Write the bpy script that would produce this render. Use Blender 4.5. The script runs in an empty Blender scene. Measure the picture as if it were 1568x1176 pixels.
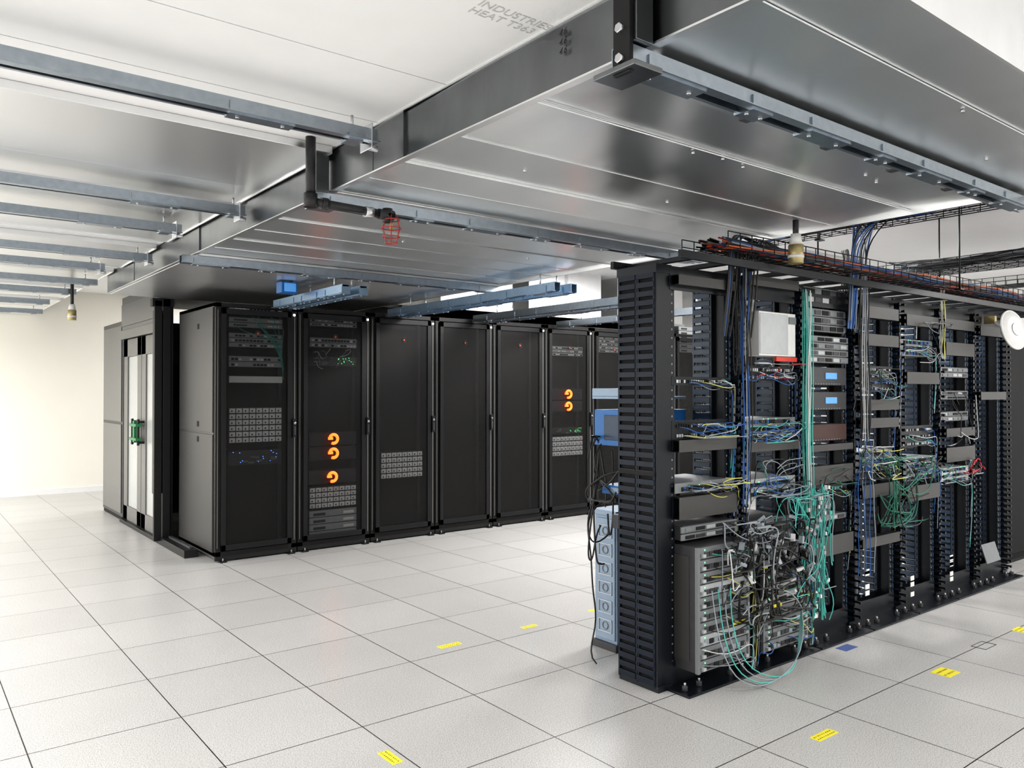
import bpy, math, random
from mathutils import Vector, Matrix
random.seed(7)
R=random.random
def U(a,b): return random.uniform(a,b)
S=bpy.context.scene
# ------------------------------------------------------------ materials
def mat(name,col,rough=.5,metal=0.,var=.08,scale=20.,bump=0.,stretch=(1,1,1),emit=None,es=0,aniso=0,rvar=0,spec=.5,det=3):
    m=bpy.data.materials.new(name); m.use_nodes=True
    nt=m.node_tree; N=nt.nodes; L=nt.links
    p=N['Principled BSDF']
    tc=N.new('ShaderNodeTexCoord'); mp=N.new('ShaderNodeMapping'); mp.inputs['Scale'].default_value=stretch
    no=N.new('ShaderNodeTexNoise'); no.inputs['Scale'].default_value=scale; no.inputs['Detail'].default_value=det
    L.new(tc.outputs['Object'],mp.inputs['Vector']); L.new(mp.outputs[0],no.inputs['Vector'])
    r=N.new('ShaderNodeMix'); r.data_type='RGBA'
    r.inputs[6].default_value=(*[max(0,c*(1-var)) for c in col],1); r.inputs[7].default_value=(*[min(1,c*(1+var)) for c in col],1)
    L.new(no.outputs['Fac'],r.inputs[0]); L.new(r.outputs[2],p.inputs['Base Color'])
    p.inputs['Roughness'].default_value=rough; p.inputs['Metallic'].default_value=metal
    p.inputs['Specular IOR Level'].default_value=spec
    if rvar:
        mm=N.new('ShaderNodeMath');mm.operation='MULTIPLY_ADD';mm.inputs[1].default_value=rvar;mm.inputs[2].default_value=rough-rvar/2
        L.new(no.outputs['Fac'],mm.inputs[0]);L.new(mm.outputs[0],p.inputs['Roughness'])
    if bump:
        b=N.new('ShaderNodeBump'); b.inputs['Strength'].default_value=bump; b.inputs['Distance'].default_value=.01
        L.new(no.outputs['Fac'],b.inputs['Height']); L.new(b.outputs[0],p.inputs['Normal'])
    if aniso:
        p.inputs['Anisotropic'].default_value=aniso
        cv=N.new('ShaderNodeCombineXYZ');cv.inputs[0].default_value=0;cv.inputs[1].default_value=1;cv.inputs[2].default_value=0
        L.new(cv.outputs[0],p.inputs['Tangent'])
    if emit: 
        p.inputs['Emission Color'].default_value=(*emit,1); p.inputs['Emission Strength'].default_value=es
    return m
M={}
M['wallc']=mat('painted_wall_cream',(.90,.88,.80),.6,0,.02,3)
M['wall']=mat('painted_wall_white',(.85,.85,.84),.6,0,.02,3)
M['white']=mat('gypsum_white',(.86,.86,.855),.65,0,.04,6)
M['ceil']=mat('ceiling_white',(.87,.87,.87),.7,0,.02,6)
M['galv']=mat('galvanised_sheet',(.80,.815,.82),.29,1,.10,1.1,.7,(3.0,.12,1),aniso=.8,det=1.2)
M['galvl']=mat('galvanised_sheet_bright',(.86,.865,.87),.32,1,.06,1.2,.6,(2,.3,1),aniso=.6,det=1.2)
M['galve']=mat('galvanised_edge',(.84,.845,.85),.33,1,.06,8)
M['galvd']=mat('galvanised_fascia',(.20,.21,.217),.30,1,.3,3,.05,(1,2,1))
M['galvs']=mat('galvanised_smooth_panel',(.80,.80,.80),.36,1,.12,1.4,.2,(1,1,1),aniso=.6)
M['strut']=mat('zinc_strut',(.37,.415,.46),.33,1,.2,30,.02)
M['strutb']=mat('zinc_strut_blue',(.30,.41,.54),.35,.8,.15,30)
M['steel']=mat('steel_bright',(.62,.63,.65),.3,1,.1,40)
M['dark']=mat('dark_gap',(.01,.01,.01),.8)
M['blk']=mat('black_powdercoat',(.012,.012,.013),.42,0,.2,80,spec=.35)
M['blk2']=mat('black_rack_steel',(.006,.008,.012),.36,0,.2,60,spec=.4)
M['navy']=mat('navy_plastic',(.018,.042,.082),.33,0,.2,40)
M['navyd']=mat('dark_navy_slat',(.005,.010,.020),.42,0,.2,40,spec=.30)
M['cab']=mat('cabinet_black',(.014,.0135,.013),.46,0,.12,60,spec=.35)
M['cabm']=mat('cabinet_matt_black',(.010,.010,.011),.65,0,.12,60,spec=.2)
M['cabside']=mat('cabinet_side_grey',(.052,.051,.050),.42,0,.06,60)
M['frame']=mat('door_frame_grey',(.15,.148,.142),.40,0,.05,30)
M['gr']=mat('grey_chassis',(.20,.21,.22),.45,.3,.1,30)
M['lg']=mat('light_grey_chassis',(.45,.47,.48),.4,.3,.1,30)
M['drv']=mat('drive_bay_silver',(.9,.9,.9),.5,0,.1,30)
M['dg']=mat('dark_grey_chassis',(.05,.05,.055),.45,.1,.2,30)
M['brown']=mat('brown_bezel',(.06,.025,.02),.5)
M['bluec']=mat('blue_chassis',(.02,.13,.36),.4,0,.1,20)
M['bluegrey']=mat('bluegrey_chassis',(.24,.31,.40),.4,.2,.1,20)
M['cream']=mat('off_white_plastic',(.72,.72,.70),.45)
M['lblue']=mat('blue_label',(.12,.35,.75),.4,emit=(.1,.35,.8),es=.25)
M['red']=mat('red_plastic',(.6,.04,.02),.4)
M['redl']=mat('red_key_tag',(.40,.07,.03),.4)
M['orange']=mat('orange_led_ring',(.9,.15,.02),.4,emit=(1,.12,.015),es=2.6)
M['greenled']=mat('green_led',(.1,.9,.3),.4,emit=(.15,1,.3),es=2.5)
M['blueled']=mat('blue_led',(.1,.3,.9),.4,emit=(.15,.35,1),es=3)
M['whiteled']=mat('white_led',(.9,.9,.9),.4,emit=(.9,.95,1),es=3)
M['green']=mat('green_clamp',(.02,.2,.07),.4)
M['brass']=mat('brass',(.50,.42,.22),.4,.8)
M['pipe']=mat('black_pipe',(.02,.02,.022),.35)
M['cage']=mat('red_wire_cage',(.42,.05,.04),.4)
M['yel']=mat('yellow_sticker',(.78,.68,.04),.6,0,.1,40)
M['ink']=mat('ink',(.12,.10,.04),.7)
M['inkg']=mat('grey_print_ink',(.56,.56,.55),.7)
M['tape']=mat('blue_tape',(.08,.12,.30),.6)
M['glass']=mat('frosted_pane',(.44,.45,.44),.25,0,.04,4)
M['cT']=mat('cable_teal',(.08,.46,.40),.45)
M['cG']=mat('cable_green',(.02,.16,.11),.45)
M['cB']=mat('cable_blue',(.025,.12,.38),.45)
M['cY']=mat('cable_yellow',(.62,.60,.14),.45)
M['cW']=mat('cable_white',(.66,.67,.67),.45)
M['cK']=mat('cable_black',(.012,.012,.012),.4)
M['cO']=mat('cable_orange',(.80,.17,.05),.45)
M['cR']=mat('cable_red',(.60,.03,.04),.45)
M['cC']=mat('cable_grey',(.27,.30,.33),.45)
def mesh_mat():
    m=bpy.data.materials.new('perforated_door_mesh'); m.use_nodes=True
    N=m.node_tree.nodes;L=m.node_tree.links;p=N['Principled BSDF']
    p.inputs['Roughness'].default_value=.45;p.inputs['Base Color'].default_value=(.017,.0165,.016,1);p.inputs['Specular IOR Level'].default_value=.35
    tc=N.new('ShaderNodeTexCoord');vo=N.new('ShaderNodeTexVoronoi');vo.inputs['Scale'].default_value=150;vo.inputs['Randomness'].default_value=0
    L.new(tc.outputs['Object'],vo.inputs['Vector'])
    mr=N.new('ShaderNodeMapRange');mr.inputs['From Min'].default_value=.36;mr.inputs['From Max'].default_value=.44
    L.new(vo.outputs['Distance'],mr.inputs['Value'])
    mx=N.new('ShaderNodeMixShader');tr=N.new('ShaderNodeBsdfTransparent')
    v=N.new('ShaderNodeMath');v.operation='MULTIPLY_ADD';v.inputs[1].default_value=.12;v.inputs[2].default_value=.30
    L.new(mr.outputs[0],v.inputs[0]);L.new(v.outputs[0],mx.inputs[0])
    L.new(tr.outputs[0],mx.inputs[1]);L.new(p.outputs[0],mx.inputs[2]);L.new(mx.outputs[0],N['Material Output'].inputs[0])
    return m
M['mesh']=mesh_mat()
def floor_mat():
    m=bpy.data.materials.new('raised_floor_tile'); m.use_nodes=True
    N=m.node_tree.nodes;L=m.node_tree.links;p=N['Principled BSDF']
    tc=N.new('ShaderNodeTexCoord'); sp=N.new('ShaderNodeSeparateXYZ'); L.new(tc.outputs['Object'],sp.inputs[0])
    def math_(op,a,b=None,c=None):
        n=N.new('ShaderNodeMath');n.operation=op
        for i,x in enumerate((a,b,c)):
            if x is None: continue
            if isinstance(x,(int,float)): n.inputs[i].default_value=x
            else: L.new(x,n.inputs[i])
        return n.outputs[0]
    T=.6096; masks=[];ids=[]
    for o,off in ((sp.outputs[0],1.06),(sp.outputs[1],3.225)):
        a=math_('MULTIPLY_ADD',o,1/T,-off/T+100)
        f=math_('FRACT',a); ids.append(math_('FLOOR',a))
        d=math_('ABSOLUTE',math_('SUBTRACT',f,.5))
        masks.append(math_('GREATER_THAN',d,.5-.0025/T))
    g=math_('MAXIMUM',masks[0],masks[1])
    cb=N.new('ShaderNodeCombineXYZ');L.new(ids[0],cb.inputs[0]);L.new(ids[1],cb.inputs[1])
    wn=N.new('ShaderNodeTexWhiteNoise');L.new(cb.outputs[0],wn.inputs['Vector'])
    n1=N.new('ShaderNodeTexNoise');n1.inputs['Scale'].default_value=190;n1.inputs['Detail'].default_value=2;L.new(tc.outputs['Object'],n1.inputs['Vector'])
    n2=N.new('ShaderNodeTexNoise');n2.inputs['Scale'].default_value=1.6;n2.inputs['Detail'].default_value=4;L.new(tc.outputs['Object'],n2.inputs['Vector'])
    cr=N.new('ShaderNodeValToRGB');cr.color_ramp.elements[0].position=.36;cr.color_ramp.elements[0].color=(.33,.325,.32,1)
    cr.color_ramp.elements[1].position=.54;cr.color_ramp.elements[1].color=(.575,.566,.555,1);L.new(n1.outputs['Fac'],cr.inputs[0])
    br=math_('ADD',math_('MULTIPLY_ADD',wn.outputs['Value'],.07,.93),math_('MULTIPLY_ADD',n2.outputs['Fac'],.12,-.06))
    vm=N.new('ShaderNodeVectorMath');vm.operation='SCALE';L.new(cr.outputs[0],vm.inputs[0]);L.new(br,vm.inputs['Scale'])
    mx=N.new('ShaderNodeMix');mx.data_type='RGBA';L.new(g,mx.inputs[0]);L.new(vm.outputs[0],mx.inputs[6]);mx.inputs[7].default_value=(.02,.019,.018,1)
    L.new(mx.outputs[2],p.inputs['Base Color'])
    p.inputs['Roughness'].default_value=.30
    return m
M['floor']=floor_mat()
# ------------------------------------------------------------ mesh builder
class B:
    def __init__(s,name,bevel=0):
        s.n=name;s.v=[];s.f=[];s.mi=[];s.ms=[];s.bev=bevel;s.sm=[]
    def m(s,k):
        if k not in s.ms: s.ms.append(k)
        return s.ms.index(k)
    def box(s,x0,x1,y0,y1,z0,z1,k,mx=None):
        c=[(x0,y0,z0),(x1,y0,z0),(x1,y1,z0),(x0,y1,z0),(x0,y0,z1),(x1,y0,z1),(x1,y1,z1),(x0,y1,z1)]
        if mx is not None: c=[tuple(mx@Vector(q)) for q in c]
        n=len(s.v);s.v+=c
        for q in ((0,3,2,1),(4,5,6,7),(0,1,5,4),(1,2,6,5),(2,3,7,6),(3,0,4,7)):
            s.f.append(tuple(n+i for i in q));s.mi.append(s.m(k));s.sm.append(False)
    def cyl(s,p0,p1,r,k,seg=12,r1=None):
        p0=Vector(p0);p1=Vector(p1);d=(p1-p0).normalized()
        a=d.orthogonal().normalized();b=d.cross(a);r1=r if r1 is None else r1
        n=len(s.v)
        for i in range(seg):
            t=2*math.pi*i/seg;o=a*math.cos(t)+b*math.sin(t)
            s.v.append(tuple(p0+o*r));s.v.append(tuple(p1+o*r1))
        for i in range(seg):
            j=(i+1)%seg
            s.f.append((n+2*i,n+2*j,n+2*j+1,n+2*i+1));s.mi.append(s.m(k));s.sm.append(True)
        s.f.append(tuple(n+2*i for i in range(seg))[::-1]);s.mi.append(s.m(k));s.sm.append(False)
        s.f.append(tuple(n+2*i+1 for i in range(seg)));s.mi.append(s.m(k));s.sm.append(False)
    def torus(s,c,R_,r,k,axis='Y',a0=0,a1=2*math.pi,seg=20,rs=6,squash=1):
        n=len(s.v);full=abs(a1-a0-2*math.pi)<1e-4;cnt=seg if full else seg+1
        for i in range(cnt):
            a=a0+(a1-a0)*i/seg
            for j in range(rs):
                b=2*math.pi*j/rs;rr=R_+r*math.cos(b);u,w,h=rr*math.cos(a),rr*math.sin(a)*squash,r*math.sin(b)
                q={'Y':(u,h,w),'Z':(u,w,h),'X':(h,u,w)}[axis]
                s.v.append((c[0]+q[0],c[1]+q[1],c[2]+q[2]))
        for i in range(seg):
            i2=(i+1)%cnt
            for j in range(rs):
                j2=(j+1)%rs
                s.f.append((n+i*rs+j,n+i2*rs+j,n+i2*rs+j2,n+i*rs+j2));s.mi.append(s.m(k));s.sm.append(True)
    def done(s,parent=None):
        me=bpy.data.meshes.new(s.n);me.from_pydata(s.v,[],s.f)
        for k in s.ms: me.materials.append(M[k])
        me.polygons.foreach_set('material_index',s.mi);me.polygons.foreach_set('use_smooth',s.sm);me.update()
        o=bpy.data.objects.new(s.n,me);S.collection.objects.link(o)
        if s.bev:
            md=o.modifiers.new('bevel','BEVEL');md.width=s.bev;md.segments=2;md.limit_method='ANGLE'
        if parent: o.parent=parent
        return o
class C:
    def __init__(s,name,r=.003): s.n=name;s.sp=[];s.r=r;s.ms=[]
    def add(s,pts,k,rad=1.):
        if k not in s.ms:s.ms.append(k)
        s.sp.append((pts,s.ms.index(k),rad))
    def done(s,parent=None):
        cu=bpy.data.curves.new(s.n,'CURVE');cu.dimensions='3D';cu.bevel_depth=s.r;cu.bevel_resolution=1;cu.resolution_u=4
        for k in s.ms: cu.materials.append(M[k])
        for pts,mi,rad in s.sp:
            sp=cu.splines.new('NURBS');sp.points.add(len(pts)-1)
            for i,p in enumerate(pts): sp.points[i].co=(*p,1);sp.points[i].radius=rad
            sp.order_u=min(4,len(pts));sp.use_endpoint_u=True;sp.material_index=mi
        o=bpy.data.objects.new(s.n,cu);S.collection.objects.link(o)
        if parent:o.parent=parent
        return o
# ------------------------------------------------------------ room shell
X0,X1,Y0,Y1,ZC=-3.2,11.5,-3.6,13.35,3.0
b=B('floor');b.box(X0,X1,Y0,Y1,-.1,0,'floor');b.done()
b=B('ceiling');b.box(X0,X1,Y0,Y1,ZC,ZC+.1,'ceil');b.done()
b=B('wall_back');b.box(X0,X1,Y1,Y1+.1,0,ZC,'wallc');b.done()
b=B('wall_front');b.box(X0,X1,Y0-.1,Y0,0,ZC,'wall');b.done()
b=B('wall_left');b.box(X0-.1,X0,Y0,Y1,0,ZC,'wall');b.done()
b=B('wall_right');b.box(X1,X1+.1,Y0,Y1,0,ZC,'wall');b.done()
b=B('baseboard_back');b.box(X0,X1,Y1-.012,Y1,0,.08,'wall');b.done()
ZT,ZB,XF,XE=2.625,2.435,1.62,4.15
b=B('ceiling_gypsum_boards')
ys=[-3.5,-2.3,-1.1,.0,1.2,2.43,2.95,4.78,6.25,7.75,9.2,10.6,12.0,13.34]
for a,c in zip(ys[:-1],ys[1:]): b.box(X0+.01,XF-.025,a+.003,c-.003,ZT,ZT+.03,'white')
b.box(X0+.01,XF-.025,-3.5,13.34,ZT+.03,ZT+.05,'dark')
gyp=b.done()
b=B('sheet_metal_ceiling_panels',.002)
for (a,c) in ((3.36,4.65),(4.92,6.1),(6.42,7.6),(7.9,9.1),(9.35,10.5),(10.75,12.2)):
    n=3;w=(c-a)/n
    for i in range(n):
        t=U(-.014,.014)
        mx=Matrix.Translation((0,a+w*(i+.5),ZT-.02))@Matrix.Rotation(t,4,'X')
        b.box(X0+.05,XF-.04,-w/2+.002,w/2-.002,-.006,.0,'galvl',mx)
    b.box(X0+.05,XF-.04,a-.004,a+.004,ZT-.035,ZT-.001,'galve');b.box(X0+.05,XF-.04,c-.004,c+.004,ZT-.035,ZT-.001,'galve')
    b.box(XF-.045,XF-.037,a,c,ZT-.035,ZT-.001,'galve')
b.done()
# ------------------------------------------------------------ main duct
b=B('overhead_air_duct')
ed=[.89,1.12,1.54,1.96,2.38,2.80,3.10,3.42,3.78,4.14,4.50,4.86,5.2,5.52]
for i,(a,c) in enumerate(zip(ed[:-1],ed[1:])):
    w=c-a;t=(-.014 if i%2 else .030)+U(-.014,.014)
    mx=Matrix.Translation((0,a+w/2,ZB+.004))@Matrix.Rotation(t,4,'X')
    b.box(XF,XE,-w/2+.001,w/2-.001,-.003,.003,'galv',mx)
    b.box(XF,XE,c-.0015,c+.0015,ZB-.003,ZB+.002,'galv')
b.box(XF,XE,5.52,8.25,ZB-.012,ZB+.004,'galvs')
b.box(XF+.01,XE-.01,.90,8.2,ZB+.012,ZC,'galve')
b.box(XF-.004,XE,.885,.895,ZB-.015,ZC,'galve')
b.box(XE,XE+.012,.89,8.25,ZB-.018,ZB+.12,'galve')
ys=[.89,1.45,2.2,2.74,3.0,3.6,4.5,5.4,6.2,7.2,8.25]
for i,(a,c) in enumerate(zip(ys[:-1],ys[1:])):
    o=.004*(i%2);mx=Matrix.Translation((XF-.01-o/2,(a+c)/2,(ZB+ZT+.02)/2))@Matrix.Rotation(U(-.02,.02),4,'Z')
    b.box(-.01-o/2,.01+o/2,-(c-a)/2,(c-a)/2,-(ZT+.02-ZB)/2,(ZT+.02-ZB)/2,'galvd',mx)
b.box(XF-.030,XF-.0,.89,8.25,ZB-.010,ZB-.004,'galve')
b.box(XF-.030,XF-.024,.89,8.25,ZT-.008,ZT,'galve')
for x,y in ((2.46,2.0),(2.62,1.98),(2.78,2.0),(3.3,1.75),(3.45,1.78),(2.8,1.15),(3.45,1.33),(2.1,2.6),(3.0,2.6),(2.5,4.3),(3.5,4.3)):
    b.cyl((x,y,ZB-.006),(x,y,ZB+.003),.007,'steel',6)
b.done()
o=bpy.data.objects.new('printed_board_lettering',bpy.data.curves.new('printed_board_lettering','FONT'))
o.data.body='INDUSTRIES\nHEAT T363';o.data.size=.050;o.data.extrude=.0004;o.data.materials.append(M['inkg'])
o.location=(1.33,1.87,ZT-.001);o.rotation_euler=(math.pi,0,0);S.collection.objects.link(o);o.parent=gyp
o=bpy.data.objects.new('handwritten_marks',bpy.data.curves.new('handwritten_marks','FONT'))
o.data.body='4.6\n4.6\n4.6';o.data.size=.028;o.data.shear=.4;o.data.extrude=.0004;o.data.materials.append(M['dark'])
o.location=(XF-.034,1.80,ZT-.05);o.rotation_euler=(math.pi/2,0,-math.pi/2);S.collection.objects.link(o);o.parent=gyp
# ------------------------------------------------------------ struts
def strut(name,axis,a0,a1,c,z,w=.05,h=.055,k='strut',clips=0,rod=None):
    b=B(name)
    def bx(u0,u1,v0,v1,z0,z1,kk=k):
        if axis=='X': b.box(u0,u1,c+v0,c+v1,z0,z1,kk)
        else: b.box(c+v0,c+v1,u0,u1,z0,z1,kk)
    t=.004
    bx(a0,a1,-w/2,w/2,z+h-t,z+h)
    bx(a0,a1,-w/2,-w/2+t,z,z+h-t);bx(a0,a1,w/2-t,w/2,z,z+h-t)
    bx(a0,a1,-w/2+t,-w/2+.014,z,z+t);bx(a0,a1,w/2-.014,w/2-t,z,z+t)
    bx(a0,a1,-w/2-.022,-w/2,z+.0,z+.004)
    n=clips
    for i in range(n):
        u=a0+(a1-a0)*(i+.5)/n
        L_=.05 if i%2 else .12
        bx(u-L_,u+L_,-w/2-.006,w/2+.006,z-.005,z+h*.75)
        for s_ in (-L_*.7,L_*.7):
            if axis=='X': b.cyl((u+s_,c,z-.010),(u+s_,c,z-.004),.007,'steel',6)
            else: b.cyl((c,u+s_,z-.010),(c,u+s_,z-.004),.007,'steel',6)
    if rod:
        for u in rod:
            if axis=='X': b.cyl((u,c,z+h-.002),(u,c,ZT-.037),.006,'steel',8);b.box(u-.03,u+.03,c-w/2-.012,c+w/2+.012,z-.01,z+.02,k)
            else: b.cyl((c,u,z+h-.002),(c,u,ZB-.02),.006,'steel',8)
    return b.done()
for y,xe in ((2.84,1.52),(4.46,1.60),(5.19,1.42),(6.44,1.55),(7.15,1.36),(8.2,1.5),(9.1,1.47),(10.3,1.4),(11.6,1.5)):
    st=strut('support_strut','X',X0+.05,min(xe,1.56),y,2.49,clips=5,rod=(xe-.10,xe-1.4,xe-2.8))
    if y<8: 
        b=B('end_bracket',.002);x=min(xe,1.56)
        b.box(x-.04,x-.034,y-.05,y+.05,2.46,2.56,'steel');b.cyl((x-.034,y+.0,2.475),(x+.012,y+.0,2.475),.012,'steel',6);b.cyl((x-.034,y+.03,2.53),(x+.006,y+.03,2.53),.010,'steel',6);b.done(st)
ds=[strut('duct_support_strut','X',XF-.11,XE+.1,y,ZB-.075,w=.06,h=.055,clips=7) for y in (1.47,3.42,5.52)]
b=B('raceway_rail')
for i in range(5):
    x=XF+.1+i*.48;b.box(x,x+.44,1.515,1.56,ZB-.05,ZB-.014,'galve');b.box(x+.44,x+.48,1.505,1.57,ZB-.055,ZB-.014,'dg')
b.done(ds[0])
b=B('hanger_bracket',.002)
b.box(XF-.10,XF-.035,1.42,1.50,ZB-.015,ZT-.005,'galvd');b.box(XF-.115,XF-.10,1.43,1.49,ZB-.1,ZT-.03,'blk')
b.box(XF-.13,XF-.02,1.40,1.55,ZB-.095,ZB-.08,'galvd')
for z in (ZB-.06,ZB+.02):b.cyl((XF-.128,1.46,z),(XF-.112,1.46,z),.014,'steel',6)
b.done(ds[0])
b=B('hanger_bracket',.002)
b.box(XF-.10,XF-.035,3.40,3.46,ZB-.015,ZT-.005,'galvd');b.box(XF-.12,XF-.0,3.37,3.48,ZB-.09,ZB-.08,'strut')
b.done(ds[1])
b=B('caged_sprinkler')
PYs=3.30
b.cyl((1.45,PYs,2.34),(1.45,PYs,ZT),.022,'pipe',16);b.cyl((1.45,PYs,2.34),(1.82,PYs+.01,2.335),.020,'pipe',16)
b.cyl((1.45,PYs,2.315),(1.45,PYs,2.375),.030,'pipe',16);b.cyl((1.50,PYs,2.34),(1.53,PYs,2.34),.026,'pipe',16)
b.cyl((1.72,PYs+.01,2.335),(1.76,PYs+.01,2.335),.025,'steel',12);b.cyl((1.79,PYs+.01,2.335),(1.87,PYs+.01,2.335),.024,'pipe',12)
b.cyl((1.84,PYs+.01,2.30),(1.84,PYs+.01,2.365),.024,'pipe',12)
cx,cy=1.86,PYs+.01
for z,r in ((2.315,.040),(2.275,.046),(2.235,.040)): b.torus((cx,cy,z),r,.0026,'cage','Z')
for i in range(6):
    a=i*math.pi/3
    b.cyl((cx+.03*math.cos(a),cy+.03*math.sin(a),2.335),(cx+.045*math.cos(a),cy+.045*math.sin(a),2.275),.0024,'cage',5)
    b.cyl((cx+.045*math.cos(a),cy+.045*math.sin(a),2.275),(cx+.028*math.cos(a),cy+.028*math.sin(a),2.205),.0024,'cage',5)
b.torus((cx,cy,2.205),.028,.0026,'cage','Z');b.cyl((cx,cy,2.27),(cx,cy,2.32),.007,'brass',8)
b.done()
def sensor(x,y,zt,zb):
    b=B('air_sampling_sensor');b.cyl((x,y,zb+.12),(x,y,zt),.016,'pipe',12);b.cyl((x,y,zb+.10),(x,y,zb+.16),.035,'cream',14,.025)
    b.cyl((x,y,zb),(x,y,zb+.10),.040,'brass',16);b.cyl((x,y,zb+.03),(x,y,zb+.045),.043,'cream',16);b.done()
sensor(3.83,2.42,ZB-.01,2.19);sensor(1.42,9.0,2.585,2.22)
# ------------------------------------------------------------ raceways crossing the aisle
for x,y0,y1 in ((2.75,5.6,7.0),(2.90,5.6,7.0),(3.95,4.5,7.05),(4.12,4.5,7.05),(5.0,4.6,7.05),(5.2,4.6,7.05),(6.2,4.8,7.05)):
    strut('overhead_busway','Y',y0,y1,x,2.26,w=.06,h=.07,k='strutb' if x<4.6 else 'strut',clips=6,rod=(y0+.2,y1-.4))
b=B('busway_tap_box',.004);b.box(2.52,2.66,6.30,6.42,2.32,2.41,'bluec');b.box(2.54,2.64,6.29,6.30,2.33,2.40,'lblue');b.cyl((2.59,6.36,2.41),(2.59,6.36,2.42),.02,'cream');b.done()
b=B('vertical_air_duct')
for x0,x1 in ((4.75,5.75),(6.0,7.2),(7.5,8.8)):
    b.box(x0,x1,7.35,8.2,2.42,ZC,'galve')
    b.box(x0-.02,x1+.02,7.33,8.22,2.42,2.45,'steel')
    b.box((x0+x1)/2-.012,(x0+x1)/2+.012,7.33,7.35,2.45,ZC,'steel')
b.done()
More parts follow.
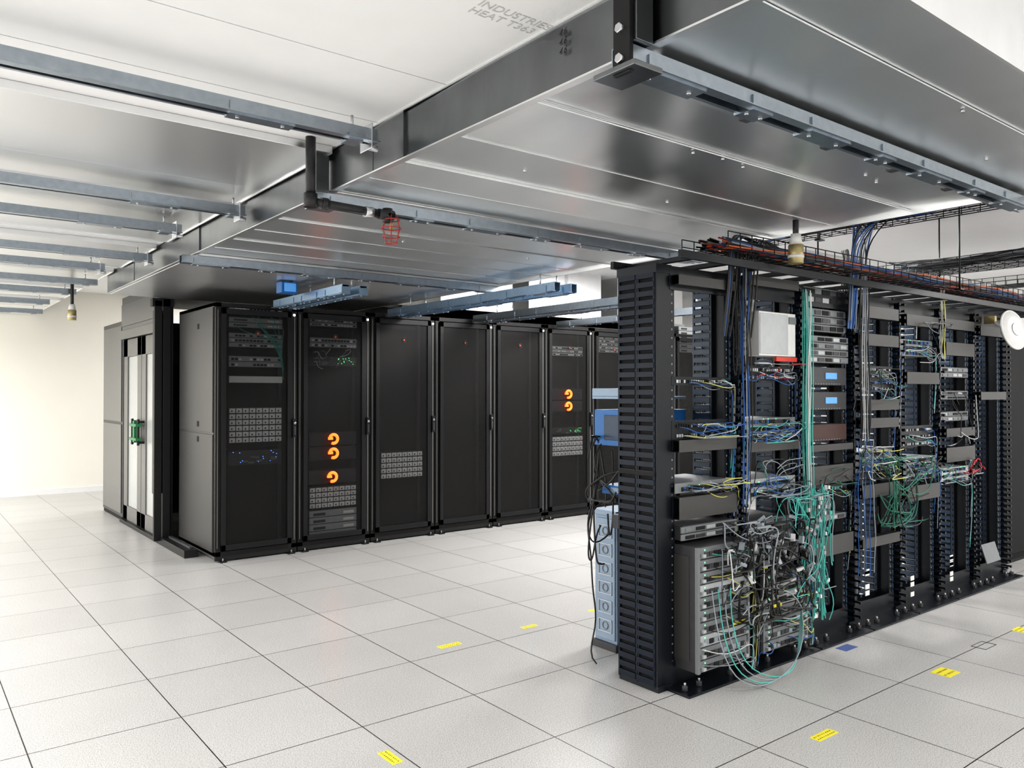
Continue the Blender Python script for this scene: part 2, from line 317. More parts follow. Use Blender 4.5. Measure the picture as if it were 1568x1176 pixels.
# ------------------------------------------------------------ cabinets
CW,CD,CH,CY=.76,1.12,2.29,7.1
def zc(v,x): return 1.5+(600-v)/1215*(.788*CY+.6157*x)
def cabinet(i,items):
    x0=2.24+CW*i;x1=x0+CW-.012
    b=B('server_cabinet',.003)
    k='cab'
    b.box(x0,x0+.02,CY+.03,CY+CD,.05,CH,'cabside' if i==0 else k)
    if i==0:
        for z0,z1 in ((.08,1.12),(1.14,2.25)): b.box(x0-.008,x0,CY+.06,CY+CD-.04,z0,z1,'cabside')
        for z in (1.2,1.13,2.1): b.box(x0-.012,x0-.006,CY+.45,CY+.50,z-.02 if z!=1.13 else z-.09,z+.03 if z!=1.13 else z-.04,'dark')
    b.box(x1-.02,x1,CY+.03,CY+CD,.05,CH,k)
    b.box(x0,x1,CY+.03,CY+CD,CH-.03,CH,k);b.box(x0,x1,CY+.03,CY+CD,.05,.08,k);b.box(x0,x1,CY+CD-.02,CY+CD,.05,CH,k)
    for xa,xb in ((x0,x0+.05),(x1-.05,x1)): b.box(xa,xb,CY,CY+.05,.05,CH,k)
    b.box(x0,x1,CY,CY+.05,CH-.04,CH,k);b.box(x0,x1,CY,CY+.05,.05,.09,k)
    d0,d1=x0+.045,x1-.06
    for xa,xb in ((d0,d0+.04),(d1-.04,d1)): b.box(xa,xb,CY-.03,CY-.004,.10,CH-.05,'blk')
    b.box(d0,d1,CY-.03,CY-.004,CH-.10,CH-.05,'blk');b.box(d0,d1,CY-.03,CY-.004,.10,.15,'blk')
    b.box(d0+.04,d1-.04,CY-.018,CY-.015,.15,CH-.10,'mesh')
    b.box(x1-.028,x1-.018,CY-.004,CY,.12,CH-.06,'frame');b.box(x0+.015,x0+.023,CY-.004,CY,.12,CH-.06,'frame')
    hz=1.08
    b.box(x1-.055,x1-.022,CY-.05,CY-.01,hz,hz+.17,'blk');b.cyl((x1-.038,CY-.056,hz+.13),(x1-.038,CY-.05,hz+.13),.012,'steel',10)
    b.box(x1-.046,x1-.03,CY-.054,CY-.05,hz+.02,hz+.10,'dg')
    for xx in (x0+.06,x1-.06):
        b.cyl((xx,CY+.06,0),(xx,CY+.06,.055),.018,'dg',10);b.cyl((xx,CY+CD-.08,0),(xx,CY+CD-.08,.055),.022,'steel',10)
        b.box(xx-.03,xx+.03,CY-.05,CY+.01,0,.012,'blk');b.box(xx-.006,xx+.006,CY-.03,CY-.01,.012,.035,'steel')
    b.box(x0,x1,CY-.005,CY+.02,.012,.05,'dark')
    b.box(x1-.05,x1-.03,CY-.036,CY-.03,CH-.085,CH-.065,'whiteled')
    b.cyl((x0+.37,CY-.024,2.03),(x0+.37,CY-.018,2.03),.011,'redl',12)
    b.torus((x0+.37,CY-.022,2.03),.022,.003,'dg','Y',seg=14)
    for xx in (x0+.10,x1-.13):
        b.box(xx,xx+.03,CY+.12,CY+.15,.08,CH-.05,'dg')
    b.box(x0+.1,x1-.1,CY+.16,CY+.17,.08,CH-.05,'cab')
    cab=b.done()
    for (u0,u1,v0,v1,st) in items:
        z1=zc(v0,x0+.3);z0=zc(v1,x0+.3);a=x0+.12;c=x1-.14;yy=CY+.012
        q=B('rack_unit')
        q.box(a,c,yy+.005,yy+.10,z0,z1,'dg')
        if st=='drives':
            nr=max(1,round((z1-z0)/.055));rh=(z1-z0)/nr
            for r_ in range(nr):
                for ccol in range(8):
                    w=(c-a)/8
                    q.box(a+ccol*w+.005,a+(ccol+1)*w-.005,yy-.006,yy+.005,z0+r_*rh+.006,z0+(r_+1)*rh-.006,'drv')
                    q.box(a+ccol*w+.02,a+(ccol+1)*w-.03,yy-.009,yy-.006,z0+r_*rh+.014,z0+(r_+.55)*rh,'dg')
        elif st=='plain':
            nr=max(1,round((z1-z0)/.06));rh=(z1-z0)/nr
            for r_ in range(nr):
                q.box(a,c,yy-.006,yy+.005,z0+r_*rh+.004,z0+(r_+1)*rh-.004,'lg')
                q.box(a+.04,a+.16,yy-.010,yy-.006,z0+r_*rh+.015,z0+(r_+.6)*rh,'dg');q.box(c-.14,c-.03,yy-.010,yy-.006,z0+r_*rh+.015,z0+(r_+.6)*rh,'drv')
        elif st=='sw':
            nr=max(1,round((z1-z0)/.045));rh=(z1-z0)/nr
            for r_ in range(nr):
                q.box(a,c,yy-.004,yy+.005,z0+r_*rh+.003,z0+(r_+1)*rh-.003,'lg')
                for j in range(14): 
                    if R()<.8:q.box(a+.02+j*.033,a+.045+j*.033,yy-.007,yy-.004,z0+r_*rh+.010,z0+(r_+.6)*rh,'dark' if R()<.5 else 'drv')
        elif st in('gled','bled'):
            kk='greenled' if st=='gled' else 'blueled'
            for j in range(12): 
                xx=U(a+.03,c-.03) if st=='bled' else U(a+.28,c-.03);z=U(z0+.01,z1-.01);q.box(xx,xx+.007,yy-.006,yy,z,z+.007,kk)
            for j in range(8):
                xx=U(a,c-.06);z=U(z0,z1-.02);q.box(xx,xx+.05,yy-.004,yy+.005,z,z+.014,'gr')
        elif st=='bar': q.box(a,c,yy-.01,yy+.005,z0,z1,'drv')
        elif st=='ring':
            zm=(z0+z1)/2;xm=a+(u0)*(c-a);rr=.042
            q.torus((xm,CY-.036,zm),rr,.015,'orange','Y',-.62*math.pi,.85*math.pi,seg=18)
            q.box(xm-rr-.01,xm-.01,CY-.048,CY-.024,zm-.006,zm+.018,'orange')
        q.done(cab)
cabinet(0,[(0,1,470,482,'sw'),(0,1,486,502,'plain'),(0,1,510,532,'sw'),(0,1,545,562,'sw'),(0,1,576,586,'bar'),(0,1,624,678,'drives'),(0,1,690,712,'bled')])
cabinet(1,[(0,1,482,500,'sw'),(0,1,517,532,'sw'),(0,1,546,560,'gled'),(.46,1,662,682,'ring'),(.46,1,684,704,'ring'),(.44,1,720,740,'ring'),(0,1,745,777,'drives'),(0,1,780,822,'plain')])
cabinet(2,[(0,1,692,732,'drives')])
cabinet(3,[]);cabinet(4,[])
cabinet(5,[(0,1,530,545,'sw'),(.45,1,595,612,'ring'),(.45,1,614,630,'ring'),(0,1,655,664,'gled'),(0,1,668,698,'drives')])
cabinet(6,[(0,1,515,540,'sw'),(0,1,640,670,'plain')])
cabinet(7,[(0,1,560,580,'gled')]);cabinet(8,[(0,1,500,540,'plain')]);cabinet(9,[(0,1,600,640,'plain')]);cabinet(10,[])
cc=C('cabinet_patch_cables',.0035)
for i in range(8):
    x=U(2.4,2.85);z=U(2.1,2.2);cc.add([(x,CY+.01,z),(x+.03,CY-.004,z-.04),(x+U(0,.1),CY-.004,z-.1),(2.84,CY+.0,U(1.8,2.0)),(2.84+U(-.01,.02),CY+.0,U(1.6,1.8))],random.choice(['cT','cC','cT']))
for i in range(10):
    x=U(3.15,3.6);z=U(1.74,1.92);cc.add([(x,CY+.01,z),(x+.05,CY-.0,z+.04),(x+U(-.1,.1),CY+.0,z-.05),(x+U(-.1,.1),CY+.01,z-.06)],random.choice(['cC','cW','cC']),.8)
cc.done()
b=B('server_cabinet_row_rear',.004)
for i in range(9):
    x0=2.12+CW*i
    b.box(x0,x0+CW-.01,10.06,11.15,.04,2.33,'cabside')
    b.box(x0+.05,x0+CW-.06,10.045,10.06,.1,2.28,'cab')
for z0,z1 in ((.08,1.12),(1.15,2.28)): b.box(2.108,2.12,10.12,11.08,z0,z1,'frame')
b.box(2.12,2.2,10.1,11.1,0,.04,'dark')
b.done()
# ------------------------------------------------------------ containment end doors
b=B('aisle_containment_door',.004)
xd=2.10
b.box(xd,xd+.09,8.38,10.04,2.12,ZT-.04,'frame')
b.box(xd-.03,xd+.0,8.38,10.04,2.10,2.20,'frame');b.box(xd-.015,xd,8.42,10.0,2.25,2.5,'frame')
for y0,y1 in ((8.40,9.20),(9.22,10.02)):
    b.box(xd+.02,xd+.06,y0,y0+.17,.04,2.1,'frame');b.box(xd+.02,xd+.06,y1-.17,y1,.04,2.1,'frame')
    b.box(xd+.02,xd+.06,y0,y1,1.90,2.1,'frame');b.box(xd+.02,xd+.06,y0,y1,.04,.2,'frame')
    b.box(xd+.035,xd+.045,y0+.17,y1-.17,.2,1.90,'glass')
for y in (9.08,9.34):
    for z in (.96,1.18): b.box(xd-.04,xd+.02,y-.012,y+.012,z-.012,z+.012,'blk')
    b.cyl((xd-.04,y,.93),(xd-.04,y,1.21),.014,'blk',10)
b.box(xd-.07,xd-.01,9.06,9.36,1.13,1.16,'green');b.box(xd-.07,xd-.01,9.06,9.36,.98,1.01,'green');b.box(xd-.06,xd-.02,9.18,9.24,.96,1.19,'green')
b.box(xd-.02,xd+.1,8.38,10.04,0,.04,'blk')
b.done()
b=B('containment_support_post',.003)
b.box(2.10,2.17,8.26,8.36,0,ZB-.02,'blk');b.box(2.13,2.20,8.28,8.34,0,2.41,'dark')
b.box(2.02,2.09,8.26,8.30,.04,2.40,'blk');b.box(2.02,2.10,8.30,8.34,.5,2.3,'dg')
b.box(2.08,2.20,7.45,8.36,0,.07,'blk');b.box(2.14,2.17,7.5,8.2,.07,.09,'dg')
b.box(2.0,2.2,8.26,8.35,2.34,2.42,'blk')
b.done()
b=B('containment_roof_panel');b.box(2.2,8.6,8.27,10.04,2.5,2.54,'frame');b.done()
# ------------------------------------------------------------ open racks
PY=2.72
RX0,RP=3.10,.60
RH=2.13
def rz(v,x,y=2.7): return 1.5+(600-v)/1215*(.788*y+.6157*x)
rackobs=[]
def rack(i):
    x0=RX0+RP*i+.012;x1=x0+RP-.115
    if i==0:x0=3.125
    b=B('open_equipment_rack',.0015)
    for xa,s_ in ((x0,1),(x1,-1)):
        b.box(min(xa,xa+.006*s_),max(xa,xa+.006*s_),PY-.03,PY+.06,.02,RH,'blk2')
        b.box(min(xa,xa+.032*s_),max(xa,xa+.032*s_),PY-.03,PY-.024,.02,RH,'blk2')
        b.box(min(xa,xa+.032*s_),max(xa,xa+.032*s_),PY+.054,PY+.06,.02,RH,'blk2')
        if i>0:
            b.box(min(xa,xa+.03*s_),max(xa,xa+.03*s_),PY+.60,PY+.606,.0,RH,'navy');b.box(min(xa,xa+.006*s_),max(xa,xa+.006*s_),PY+.56,PY+.606,.0,RH,'navy')
        for k in range(45):
            z=.08+k*.0445
            b.box(xa+.012*s_-.004,xa+.012*s_+.004,PY-.0315,PY-.03,z,z+.009,'cC')
            if i>0: b.box(xa+.014*s_-.004,xa+.014*s_+.004,PY+.5985,PY+.60,z,z+.012,'lg')
    b.box(x0,x1,PY-.04,PY+.07,RH-.0,RH+.012,'blk2');b.box(x0-.02,x1+.02,PY-.045,PY-.035,RH-.11,RH-.0,'blk2')
    b.box(x0,x1,PY+.06,PY+.066,RH-.09,RH,'blk2')
    b.box(x0-.05,x1+.05,PY-.19,PY-.03,0,.012,'blk2');b.box(x0-.02,x1+.02,PY-.036,PY-.028,0,.13,'blk2')
    b.box(x0-.05,x1+.05,PY+.06,PY+.2,0,.012,'blk2');b.box(x0-.02,x1+.02,PY+.058,PY+.066,0,.13,'blk2')
    for xx in (x0,x0+.11,x1-.11,x1):
        b.cyl((xx,PY-.12,.012),(xx,PY-.12,.035),.016,'dg',6);b.cyl((xx,PY-.12,.035),(xx,PY-.12,.05),.007,'steel',8)
    rackobs.append(b.done());return x0+.03,x1-.03
bays=[rack(i) for i in range(7)]
def manager(x,par,end=False):
    b=B('vertical_cable_manager',.0015)
    w=.05 if end else .045
    x0,x1=x-w,x+w
    y0,y1=2.69,2.94
    b.box(x0,x1,2.80,2.815,.03,RH,'blk2')
    if end:
        b.box(x0+.008,x1,y0+.005,y1,.0,RH,'cabm')
        b.box(x1-.01,x1,y0-.01,y1,.0,RH,'blk2')
        b.box(x0+.002,x1+.01,y0-.012,y0+.006,.0,RH,'blk2')
    k='navy' if not end else 'navyd'
    n=46;p=(RH-.04)/n
    for i in range(n):
        z=.03+i*p
        for ya,yb in ((y0+.004,(y0+y1)/2-.006),((y0+y1)/2+.006,y1)):
            b.box(x0-.006,x0+.006,ya,yb,z,z+p*.62,k)
            if not end: b.box(x1-.006,x1,ya,yb,z,z+p*.4,k)
        if not end:
            for ya,yb in ((y0-.05,2.80),(2.815,y1)):
                b.box(x0,x0+.008,ya,yb,z+p*.45,z+p*.75,'blk2');b.box(x1-.008,x1,ya,yb,z+p*.45,z+p*.75,'blk2')
            b.box(x0+.0,x0+.02,y0-.055,y0-.045,z+p*.38,z+p*.8,'blk2');b.box(x1-.02,x1,y0-.055,y0-.045,z+p*.38,z+p*.8,'blk2')
    for ya in (y0+.0,(y0+y1)/2-.006,y1-.008): b.box(x0-.003,x0+.008,ya,ya+.012,.02,RH,k)
    if end: b.box(x0-.007,x0+.0,y0,y1,RH*.505,RH*.515,'dark')
    b.box(x0-.006,x1+.012,y0-.014,y1+.01,RH-.03,RH+.015,'blk2')
    b.box(x0-.0,x1+.0,y0-.02,y1,0,.03,'blk2')
    b.done(par)
for i in range(8): manager(RX0-.04+RP*i if i else 3.06,rackobs[min(i,6)],end=(i==0))
b=B('overhead_ladder_rack',.002)
for y in (2.52,2.98): b.box(3.0,8.1,y-.012,y+.012,RH+.02,RH+.06,'blk2')
for i in range(18):
    x=3.1+i*.28;b.box(x,x+.03,2.52,2.98,RH+.025,RH+.05,'blk2')
b.done()
def unit(i,v0,v1,st,prot=.0,depth=.3,inset=0.):
    x0,x1=bays[i];xm=(x0+x1)/2
    zt=rz(v0,x0+.1);zb=rz(v1,x0+.1);y=PY-.035-prot
    names={'patch':'patch_panel','bar':'horizontal_cable_manager','sw':'network_switch','srv':'rack_server','lcd':'rack_appliance','brown':'rack_appliance','chas':'modular_chassis','white':'wall_box_controller'}
    b=B(names.get(st,'rack_unit'),.001)
    x0+=inset;x1-=inset
    if st=='bar':
        b.box(x0-.03,x1+.03,y-.01,y,zb,zt,'blk2');b.box(x0-.03,x1+.03,y-.05,y-.01,zb,zb+.005,'blk2');b.box(x0-.03,x1+.03,y-.05,y-.01,zt-.005,zt,'blk2');b.box(x0-.03,x1+.03,y-.054,y-.05,zb,zt,'cabside')
    elif st=='patch':
        b.box(x0-.03,x1+.03,y-.004,y,zb,zt,'blk2')
        nr=max(1,round((zt-zb)/.045));rh=(zt-zb)/nr
        for r in range(nr):
            for j in range(22):
                xx=x0+(x1-x0)*(j+.2)/22;b.box(xx,xx+.012,y-.010,y-.004,zb+r*rh+.012,zb+r*rh+.028,random.choice(['cW','dark','dark','lg','cC']))
    elif st=='sw':
        b.box(x0,x1,y,y+depth,zb,zt,'gr');b.box(x0-.03,x1+.03,y-.004,y,zb,zt,'lg' if R()<.5 else 'gr')
        nr=max(1,round((zt-zb)/.045));rh=(zt-zb)/nr
        for r in range(nr):
            for j in range(20):
                xx=x0+.02+(x1-x0-.04)*(j)/20;b.box(xx,xx+.013,y-.008,y-.003,zb+r*rh+.008,zb+r*rh+.030,random.choice(['dark','dark','dg','cB']))
            for j in range(3): 
                xx=U(x0+.03,x1-.03);b.box(xx,xx+.004,y-.007,y-.003,zb+r*rh+.032,zb+r*rh+.036,'greenled')
    elif st=='srv':
        b.box(x0,x1,y,y+depth,zb,zt,'dg')
        nr=max(1,round((zt-zb)/.045));rh=(zt-zb)/nr
        for r in range(nr):
            b.box(x0-.02,x1+.02,y-.008,y,zb+r*rh+.003,zb+(r+1)*rh-.003,'gr')
            for j in range(5): 
                xx=x0+.01+(x1-x0)*j/5;b.box(xx,xx+.07,y-.012,y-.008,zb+r*rh+.009,zb+(r+1)*rh-.011,random.choice(['dg','lg','dark','gr']))
    elif st in('lcd','brown'):
        b.box(x0,x1,y,y+depth,zb,zt,'dg');b.box(x0-.02,x1+.02,y-.014,y,zb+.002,zt-.002,'brown' if st=='brown' else 'dg')
        if st=='lcd': b.box(x0+.2,x0+.33,y-.018,y-.014,zb+(zt-zb)*.35,zb+(zt-zb)*.7,'lblue')
        for j in range(12): b.box(x0+.02+j*.03,x0+.038+j*.03,y-.017,y-.014,zb+.006,zb+.012,'gr')
    elif st=='chas':
        b.box(x0,x1,y,y+depth,zb,zt,'dg')
        b.box(x0-.004,x0,y+.04,y+.2,zb+.05,zt-.05,'cabside')
        n=max(2,round((zt-zb)/.062));rh=(zt-zb)/n
        b.box(x0-.006,x0+.012,y-.02,y,zb,zt,'gr');b.box(x1-.012,x1+.006,y-.02,y,zb,zt,'gr')
        for r in range(n):
            za=zb+r*rh
            b.box(x0+.012,x1-.012,y-.014,y,za+.003,za+rh-.003,random.choice(['lg','gr','gr','gr']))
            for j in range(9):
                xx=x0+.05+(x1-x0-.08)*j/9;b.box(xx,xx+.03,y-.019,y-.014,za+.012,za+.036,random.choice(['dark','dg','cC','dg','dark']))
            for xx in (x0+.02,x1-.045): b.box(xx,xx+.022,y-.034,y-.014,za+.014,za+.03,'lg')
            b.box(x0+.05,x0+.056,y-.017,y-.014,za+.044,za+.05,'greenled')
    elif st=='white':
        b.box(x0+.05,x1-.02,y-.06,y+.05,zb,zt,'cream');b.box(x0+.055,x1-.10,y-.064,y-.06,zb+.01,zt-.01,'lg')
        b.box(x1-.09,x1-.02,y-.066,y-.06,zt-.06,zt-.02,'gr');b.box(x0+.2,x1-.02,y-.07,y-.055,zb-.03,zb-.004,'red')
    b.done(rackobs[i]);return (x0,x1,y,zb,zt)
faces={}
data={0:[(425,440,'bar'),(577,590,'patch'),(643,672,'patch'),(672,690,'bar'),(737,752,'sw',.02),(757,790,'bar'),(800,822,'srv',.05,.5),(828,1012,'chas',.13,.5)],
1:[(425,440,'bar'),(478,545,'white'),(560,583,'patch'),(640,672,'sw',.02),(675,690,'bar'),(732,760,'sw',.02),(795,830,'srv'),(832,866,'srv',.04),(872,985,'chas',.10,.35)],
2:[(440,465,'srv'),(472,508,'srv'),(514,556,'srv',.02),(562,590,'lcd'),(600,628,'lcd'),(650,676,'brown'),(680,690,'bar'),(712,740,'bar'),(790,800,'srv'),(820,850,'bar'),(744,756,'patch')],
3:[(470,488,'bar'),(512,530,'bar'),(560,600,'patch'),(612,628,'bar'),(640,655,'bar'),(690,722,'sw'),(740,760,'bar'),(820,835,'bar')],
4:[(483,500,'bar'),(520,545,'sw'),(570,588,'bar'),(652,684,'patch'),(700,735,'sw',.02),(742,765,'bar')],
5:[(490,505,'bar'),(525,545,'bar'),(562,578,'srv'),(598,612,'srv'),(630,645,'srv'),(655,668,'bar'),(684,706,'bar'),(716,740,'sw')],
6:[(500,515,'bar'),(600,612,'bar')]}
for i,l in data.items():
    for t in l:
        f=unit(i,*t);faces.setdefault(i,[]).append((f,t[2]))
b=B('blue_appliance',.004);b.box(3.16,3.6,2.98,3.28,1.20,1.40,'bluec');b.box(3.155,3.16,2.99,3.2,1.23,1.37,'navy');b.box(3.2,3.5,3.28,3.29,1.24,1.36,'dg');b.done()
b=B('instrument_tray',.003);b.box(3.16,3.6,2.98,3.30,1.46,1.475,'bluegrey');b.box(3.16,3.165,2.98,3.30,1.475,1.52,'bluegrey');b.box(3.18,3.4,3.0,3.22,1.475,1.50,'cream');b.done()
b=B('power_supply_unit',.003);b.box(3.16,3.5,2.98,3.22,.93,.98,'bluec');b.box(3.155,3.16,2.99,3.15,.94,.97,'bluegrey');b.done()
b=B('ups_tower',.006)
b.box(3.30,3.47,3.24,3.42,.04,.78,'bluegrey');b.box(3.29,3.30,3.25,3.40,.06,.76,'bluegrey')
for k in range(6):
    z=.10+k*.11
    b.box(3.284,3.29,3.27,3.38,z,z+.006,'lg');b.box(3.284,3.29,3.27,3.38,z+.07,z+.076,'lg');b.box(3.284,3.29,3.27,3.276,z,z+.076,'lg');b.box(3.284,3.29,3.374,3.38,z,z+.076,'lg');b.torus((3.288,3.325,z+.038),.022,.004,'gr','X',seg=12)
b.box(3.28,3.49,3.23,3.43,0,.04,'dg');b.box(3.28,3.49,3.23,3.43,.78,.81,'bluegrey')
b.done()
# ------------------------------------------------------------ cables
cols=['cY','cB','cW','cC','cB','cT','cK','cC','cK','cK','cC']
cb=C('network_patch_cables',.0026)
for i,l in faces.items():
    x0,x1=bays[i]
    for (f,st) in l:
        if st not in('patch','sw','chas'): continue
        a,c,y,zb,zt=f
        n={'patch':12,'sw':14,'chas':20}[st]
        if i in(4,5): n=int(n*.6)
        for k in range(n):
            xs=U(a+.02,c-.02);z=U(zb+.01,zt-.01);side=c+.05 if (R()<.85 or i==0) else a-.05;ext=U(.02,.07)
            dr=U(.01,.06)
            zz=z-U(.05,.35)
            cb.add([(xs,y-.005,z),(xs,y-ext*.8,z+.004),(xs+(side-xs)*.3,y-ext,z-dr),(xs+(side-xs)*.7,y-ext*.9,z-dr*.8+U(-.03,.03)),(side,y-ext*.5,z-dr*.5),(side+U(-.02,.02),y-.02,max(.05,zz)),(side+U(-.02,.02),y-.01,max(.03,zz-U(.05,.3)))],random.choice(cols))
cb.done()
def vbundle(name,x,z0,z1,n,ks,y=2.62,sp=.02,r=.0030,wob=.03):
    c=C(name,r)
    for j in range(n):
        pts=[];xo=U(-sp,sp);yo=U(-sp,sp)
        m=9
        for q in range(m):
            z=z0+(z1-z0)*q/(m-1);pts.append((x+xo*(.5+R())+wob*math.sin(q*1.1+x*9)*.3,y+yo*(.5+R()),z+U(-.02,.02)))
        c.add(pts,random.choice(ks))
    c.done()
vbundle('teal_cable_bundle',4.20,2.08,.72,18,['cT','cT','cT','cW'],y=2.58,sp=.022)
vbundle('teal_cable_bundle',4.20,.95,.2,26,['cT','cT','cC','cT'],y=2.54,sp=.07)
vbundle('blue_cable_bundle',3.655,2.2,.9,7,['cB','cK','cK','cC'],y=2.6,sp=.03)
vbundle('black_cable_bundle',3.62,2.3,1.6,10,['cK'],y=2.62,sp=.035)
vbundle('white_cable_bundle',4.88,2.25,1.2,12,['cW','cC','cK','cK'],y=2.6,sp=.03)
vbundle('blue_cable_bundle',4.86,1.2,.35,5,['cB','cB','cC'],y=2.58,sp=.04)
vbundle('white_cable_bundle',6.02,2.25,1.75,6,['cW','cY','cK'],y=2.6,sp=.03)
vbundle('black_cable_bundle',4.86,2.4,2.0,10,['cK','cC'],y=2.7,sp=.03)
def tangle(name,cx,cy,cz,sx,sy,sz,n,ks,r=.0030,pts_n=8,grav=.0):
    c=C(name,r)
    for j in range(n):
        p=Vector((cx+U(-sx,sx),cy+U(-sy,sy),cz+U(-sz,sz)));d=Vector((U(-1,1),U(-.5,.5),U(-1,1)));pts=[]
        for q in range(pts_n):
            pts.append(tuple(p));d=(d+Vector((U(-1,1),U(-.6,.6),U(-1,1)))*.9).normalized();p=p+Vector((d.x*sx,d.y*sy,d.z*sz))*.6
            p.x=min(max(p.x,cx-sx),cx+sx);p.y=min(max(p.y,cy-sy),cy+sy);p.z=min(max(p.z,cz-sz),cz+sz)
        c.add(pts,random.choice(ks))
    c.done()
tangle('power_cord_tangle',3.72,2.46,.56,.28,.05,.24,36,['cK','cK','cK','cC'],.0042)
tangle('power_cord_tangle',3.5,2.46,.72,.2,.04,.12,16,['cK','cK','cC'],.0034)
tangle('network_cable_tangle',4.02,2.48,.66,.2,.06,.26,28,['cT','cC','cT','cC','cT','cK'],.0027)
tangle('network_cable_tangle',3.45,2.46,.45,.16,.04,.26,14,['cC','cW','cK','cC','cK'],.0028)
tangle('network_cable_tangle',3.95,2.58,1.02,.2,.05,.10,18,['cB','cK','cK','cG','cC'],.0027)
tangle('network_cable_tangle',3.4,2.58,1.02,.18,.05,.03,7,['cY','cC','cR','cC'],.0026)
tangle('network_cable_tangle',3.42,2.60,1.3,.17,.05,.035,12,['cB','cB','cW','cC','cY'],.0026)
tangle('network_cable_tangle',3.95,2.60,1.27,.2,.05,.05,14,['cB','cB','cW','cY','cT'],.0026)
tangle('network_cable_tangle',3.95,2.60,1.62,.2,.04,.04,10,['cR','cW','cK','cK'],.0026)
tangle('network_cable_tangle',4.6,2.60,.98,.2,.04,.05,10,['cY','cK','cK','cG'],.0026)
tangle('green_cable_tangle',5.35,2.56,.84,.25,.07,.22,26,['cG','cG','cG','cK'],.0038)
tangle('network_cable_tangle',5.1,2.56,1.04,.22,.06,.10,22,['cY','cW','cG','cK','cC','cK'],.003)
tangle('network_cable_tangle',5.2,2.60,1.55,.2,.05,.1,9,['cW','cC','cG','cK'],.0026)
tangle('network_cable_tangle',5.85,2.60,1.85,.18,.05,.14,9,['cY','cW','cC','cK'],.0026)
tangle('network_cable_tangle',5.8,2.58,.95,.22,.05,.08,12,['cG','cC','cK','cK'],.003)
tangle('red_cable_tangle',6.45,2.57,.94,.12,.04,.05,12,['cR','cR','cK','cC'],.004)
tangle('network_cable_tangle',6.35,2.60,1.3,.2,.05,.2,7,['cK','cW'],.0026)
tangle('power_cord_tangle',3.12,3.12,1.0,.05,.14,.10,8,['cK'],.006)
tangle('power_cord_tangle',3.12,3.20,.9,.06,.05,.35,5,['cK'],.005)
c=C('power_cord_loops',.0045)
c.add([(3.25,3.2,1.3),(3.15,3.24,1.2),(3.08,3.22,1.1),(3.14,3.2,.98),(3.06,3.26,.8),(3.10,3.24,.6),(3.06,3.2,.4),(3.12,3.2,.2),(3.02,3.2,.05),(3.05,3.15,.01)],'cK')
c.add([(3.2,3.2,.9),(3.1,3.26,.85),(3.05,3.24,.7),(3.12,3.24,.62),(3.2,3.2,.7)],'cK')
for k in range(4): c.add([(3.25+k*.05,2.53,.5),(3.2+k*.03,2.45,.2),(3.3+k*.06,2.38,.02+k*.004),(3.6+k*.05,2.36,.015+k*.004),(3.9,2.4+k*.02,.12),(4.0,2.50,.3)],'cT' if k%2 else 'cC',.7)
c.done()
b=B('cable_plugs')
for j in range(60):
    x,y,z=U(3.35,4.1),U(2.42,2.50),U(.4,.85);mx=Matrix.Translation((x,y,z))@Matrix.Rotation(U(0,3),4,'Z')@Matrix.Rotation(U(0,3),4,'X')
    b.box(-.012,.012,-.02,.02,-.008,.008,random.choice(['cK','cK','cW','cC']),mx)
for j in range(40):
    x,y,z=U(4.1,4.3),U(2.48,2.52),U(.3,.95);b.box(x,x+.014,y,y+.01,z,z+.02,'cW' if R()<.6 else 'cT')
b.done(rackobs[1])
b=B('asset_labels')
for j in range(16):
    i=random.choice([2,3,4,5]);x=bays[i][0]-.06;z=U(.1,.35);b.box(x,x+.05,2.6,2.603,z,z+.03,'cream')
b.done(rackobs[2])
b=B('warning_tags')
for x,z in ((3.42,.30),(3.62,.55),(3.75,.33)): b.box(x,x+.10,2.525,2.528,z,z+.016,'yel')
b.done(rackobs[0])
# ------------------------------------------------------------ wire basket trays
def basket(axis,a0,a1,c0,c1,z,h=.08,name='wire_basket_tray',rods=()):
    b=B(name);r=.0030
    def seg(p,q):
        if axis=='X': b.cyl(p,q,r,'blk2',5)
        else: b.cyl((p[1],p[0],p[2]),(q[1],q[0],q[2]),r,'blk2',5)
    n=int((c1-c0)/.05)
    for i in range(n+1):
        c=c0+(c1-c0)*i/n;seg((a0,c,z),(a1,c,z))
    for hh in (h*.5,h): seg((a0,c0,z+hh),(a1,c0,z+hh));seg((a0,c1,z+hh),(a1,c1,z+hh))
    m=int((a1-a0)/.1)
    for i in range(m+1):
        a=a0+(a1-a0)*i/m;seg((a,c0,z),(a,c1,z));seg((a,c0,z),(a,c0,z+h));seg((a,c1,z),(a,c1,z+h))
    for a,c in rods:
        x,y=(a,c) if axis=='X' else (c,a)
        b.cyl((x,y,z-.01),(x,y,ZC),.006,'blk2',6);b.box(x-.03,x+.03,y-.02,y+.02,z-.012,z-.004,'blk2')
    return b.done()
basket('X',3.35,8.6,2.50,2.80,2.24,rods=((6.0,2.49),(7.4,2.49),(8.2,2.49)))
basket('X',4.3,8.6,2.86,3.10,2.30,rods=((5.2,3.11),(7.1,3.11)))
basket('Y',.3,3.6,4.40,4.85,2.52,rods=((2.0,4.38),(2.9,4.87)));basket('Y',.3,3.8,6.7,7.1,2.50,rods=((2.0,6.68),));basket('Y',.3,3.8,8.2,8.5,2.50)
c=C('overhead_cable_run',.005)
for j in range(40):
    k=random.choice(['cO','cO','cK','cB','cK','cR','cK','cC','cW']);y=U(2.53,2.77);pts=[]
    for q in range(14): pts.append((3.4+q*.39,y+U(-.03,.03),2.25+U(0,.06)))
    c.add(pts,k)
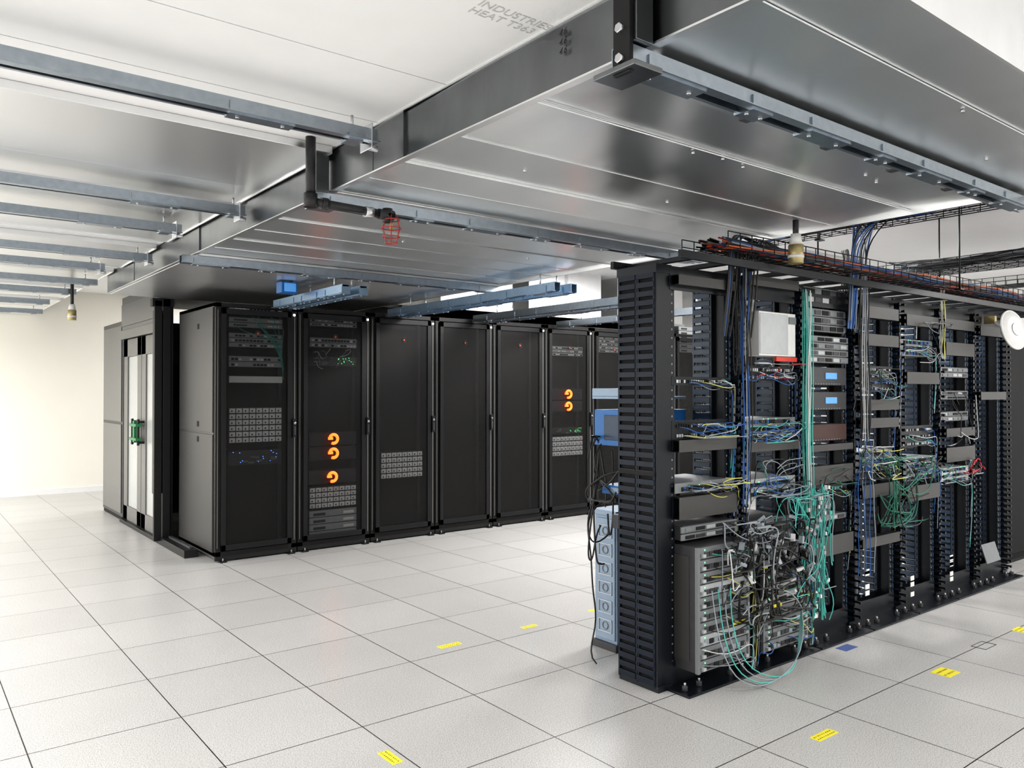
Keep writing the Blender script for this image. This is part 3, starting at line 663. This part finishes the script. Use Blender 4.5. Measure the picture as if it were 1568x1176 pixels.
for X_,ks in ((4.62,['cK','cB','cB','cC','cK','cK']),(6.9,['cK','cK','cC'])):
    for j in range(44):
        x=X_+U(-.2,.2);pts=[(x+U(-.03,.03),.35+q*.3,2.53+U(0,.08)) for q in range(11)];c.add(pts,random.choice(ks))
for j in range(12):
    x=U(3.5,3.8);c.add([(x+.4,2.65,2.28),(x+.1,2.62,2.36),(x,2.6,2.34),(x-.02,2.6,2.2),(x,2.62,2.05),(x,2.66,1.8)],random.choice(['cK','cK','cB','cK']))
for j in range(16):
    x=U(4.75,4.95);c.add([(4.7,U(2.2,2.6),2.56),(x,2.6,2.5),(x,2.62,2.3),(x+U(-.03,.03),2.62,2.1),(x,2.64,1.9)],random.choice(['cK','cB','cK','cC']))
c.done()
b=B('clip_on_lamp',.002)
mx=Matrix.Translation((6.86,2.46,1.98))@Matrix.Rotation(math.radians(-14),4,'Z')@Matrix.Rotation(math.radians(20),4,'Y')@Matrix.Rotation(math.radians(78),4,'X')
def tc(p0,p1,r,k,seg=32,r1=None): b.cyl(mx@Vector(p0),mx@Vector(p1),r,k,seg,r1)
tc((0,0,-.06),(0,0,0),.06,'cream',32,.15);tc((0,0,0),(0,0,.012),.158,'cream');tc((0,0,.012),(0,0,.024),.150,'cream',32,.10);tc((0,0,.024),(0,0,.030),.05,'lg')
b.cyl((6.86,2.50,1.98),(6.86,2.60,2.06),.012,'cream',8)
b.box(6.84,6.88,2.58,2.66,2.04,2.10,'brass')
b.done()
for i,xx in enumerate((7.42,8.19,8.96)):
    b=B('server_cabinet',.004);b.box(xx,xx+.75,2.78,3.8,.05,1.98,'cabm');b.box(xx+.04,xx+.71,2.75,2.78,.1,1.94,'cabm');b.box(xx,xx+.75,2.80,3.8,0,.05,'dark')
    b.box(xx+.66,xx+.69,2.72,2.75,.9,1.1,'steel');b.done()
b=B('slatted_rack_panel',.002)
for k in range(40):
    z=.08+k*.05;b.box(6.80,7.10,3.05,3.06,z,z+.035,'navy')
b.box(6.78,6.81,3.03,3.08,0,2.1,'blk2');b.box(7.09,7.12,3.03,3.08,0,2.1,'blk2');b.box(6.78,7.12,3.02,3.09,0,.03,'blk2')
b.done()
b=B('loose_blanking_panel');mx=Matrix.Translation((6.95,2.64,.14))@Matrix.Rotation(-.3,4,'X');b.box(-.12,.14,0,.006,0,.15,'gr',mx);b.done(rackobs[6])
# ------------------------------------------------------------ floor stickers
def sticker(x,y,w,h,k='yel',rot=0,lines=True):
    b=B('floor_label' if k!='tape' else 'blue_tape_strip');mx=Matrix.Translation((x,y,0))@Matrix.Rotation(rot,4,'Z')
    b.box(-w/2,w/2,-h/2,h/2,0,.0012,k,mx)
    if lines:
        for r in (-.22,.18):
            for j in range(9):
                xx=-w*.44+j*w*.1;b.box(xx,xx+w*.05*U(.5,1.2),h*r-h*.06,h*r+h*.06,.0012,.0016,'ink',mx)
    b.done()
sticker(1.62,2.885,.13,.05,rot=-math.pi/2);sticker(2.61,3.94,.15,.05);sticker(3.22,3.94,.12,.045);sticker(3.82,3.96,.1,.045)
sticker(3.22,1.905,.15,.05);sticker(4.45,1.93,.13,.10);sticker(5.62,1.98,.12,.07);sticker(4.42,2.47,.13,.07,'tape',0,False)
b=B('floor_outlet_cover',.001);b.box(5.02,5.17,1.95,1.953,0,.003,'dg');b.box(5.02,5.17,2.03,2.033,0,.003,'dg');b.box(5.02,5.023,1.95,2.03,0,.003,'dg');b.box(5.167,5.17,1.95,2.03,0,.003,'dg');b.done()
# ------------------------------------------------------------ light fittings
def troffer(x,y,z,sx,sy,pw,col=(1,.985,.965)):
    l=bpy.data.lights.new('light_panel','AREA');l.shape='RECTANGLE';l.size=sx;l.size_y=sy;l.energy=pw;l.color=col
    o=bpy.data.objects.new('light_panel',l);o.location=(x,y,z-.03);S.collection.objects.link(o)
    b=B('light_fitting');b.box(x-sx/2-.03,x+sx/2+.03,y-sy/2-.03,y+sy/2+.03,z-.025,z,'cream');b.done()
for y,p in ((-1.5,60),(1.3,60),(3.65,85),(5.8,80),(7.7,70),(9.7,75),(11.0,75),(12.3,80)): troffer(-1.6,y,ZT-.04,.9,.5,p)
troffer(3.2,-1.6,ZC,1.3,.6,120);troffer(6.5,-1.2,ZC,1.3,.6,130);troffer(9.5,.5,ZC,.6,1.3,120)
troffer(5.6,5.4,ZC,1.3,.5,125);troffer(8.2,5.0,ZC,1.3,.6,115);troffer(5.6,3.7,ZC,1.3,.4,70)
troffer(4.5,12.2,ZC,1.3,.6,70);troffer(9.5,8.8,ZC,.6,1.3,50)
w=bpy.data.worlds.new('world');S.world=w;w.use_nodes=True;w.node_tree.nodes['Background'].inputs[0].default_value=(.5,.5,.5,1);w.node_tree.nodes['Background'].inputs[1].default_value=.2
# ------------------------------------------------------------ camera
cam=bpy.data.cameras.new('camera');co=bpy.data.objects.new('camera',cam);S.collection.objects.link(co)
cam.sensor_fit='HORIZONTAL';cam.sensor_width=36;cam.lens=36*1215/1568;cam.clip_start=.05
co.location=(0,0,1.5);co.rotation_euler=(math.radians(90.57),0,math.radians(-38))
S.camera=co
S.view_settings.view_transform='Standard'
try: S.view_settings.look='Medium High Contrast'
except Exception: pass
S.view_settings.exposure=0
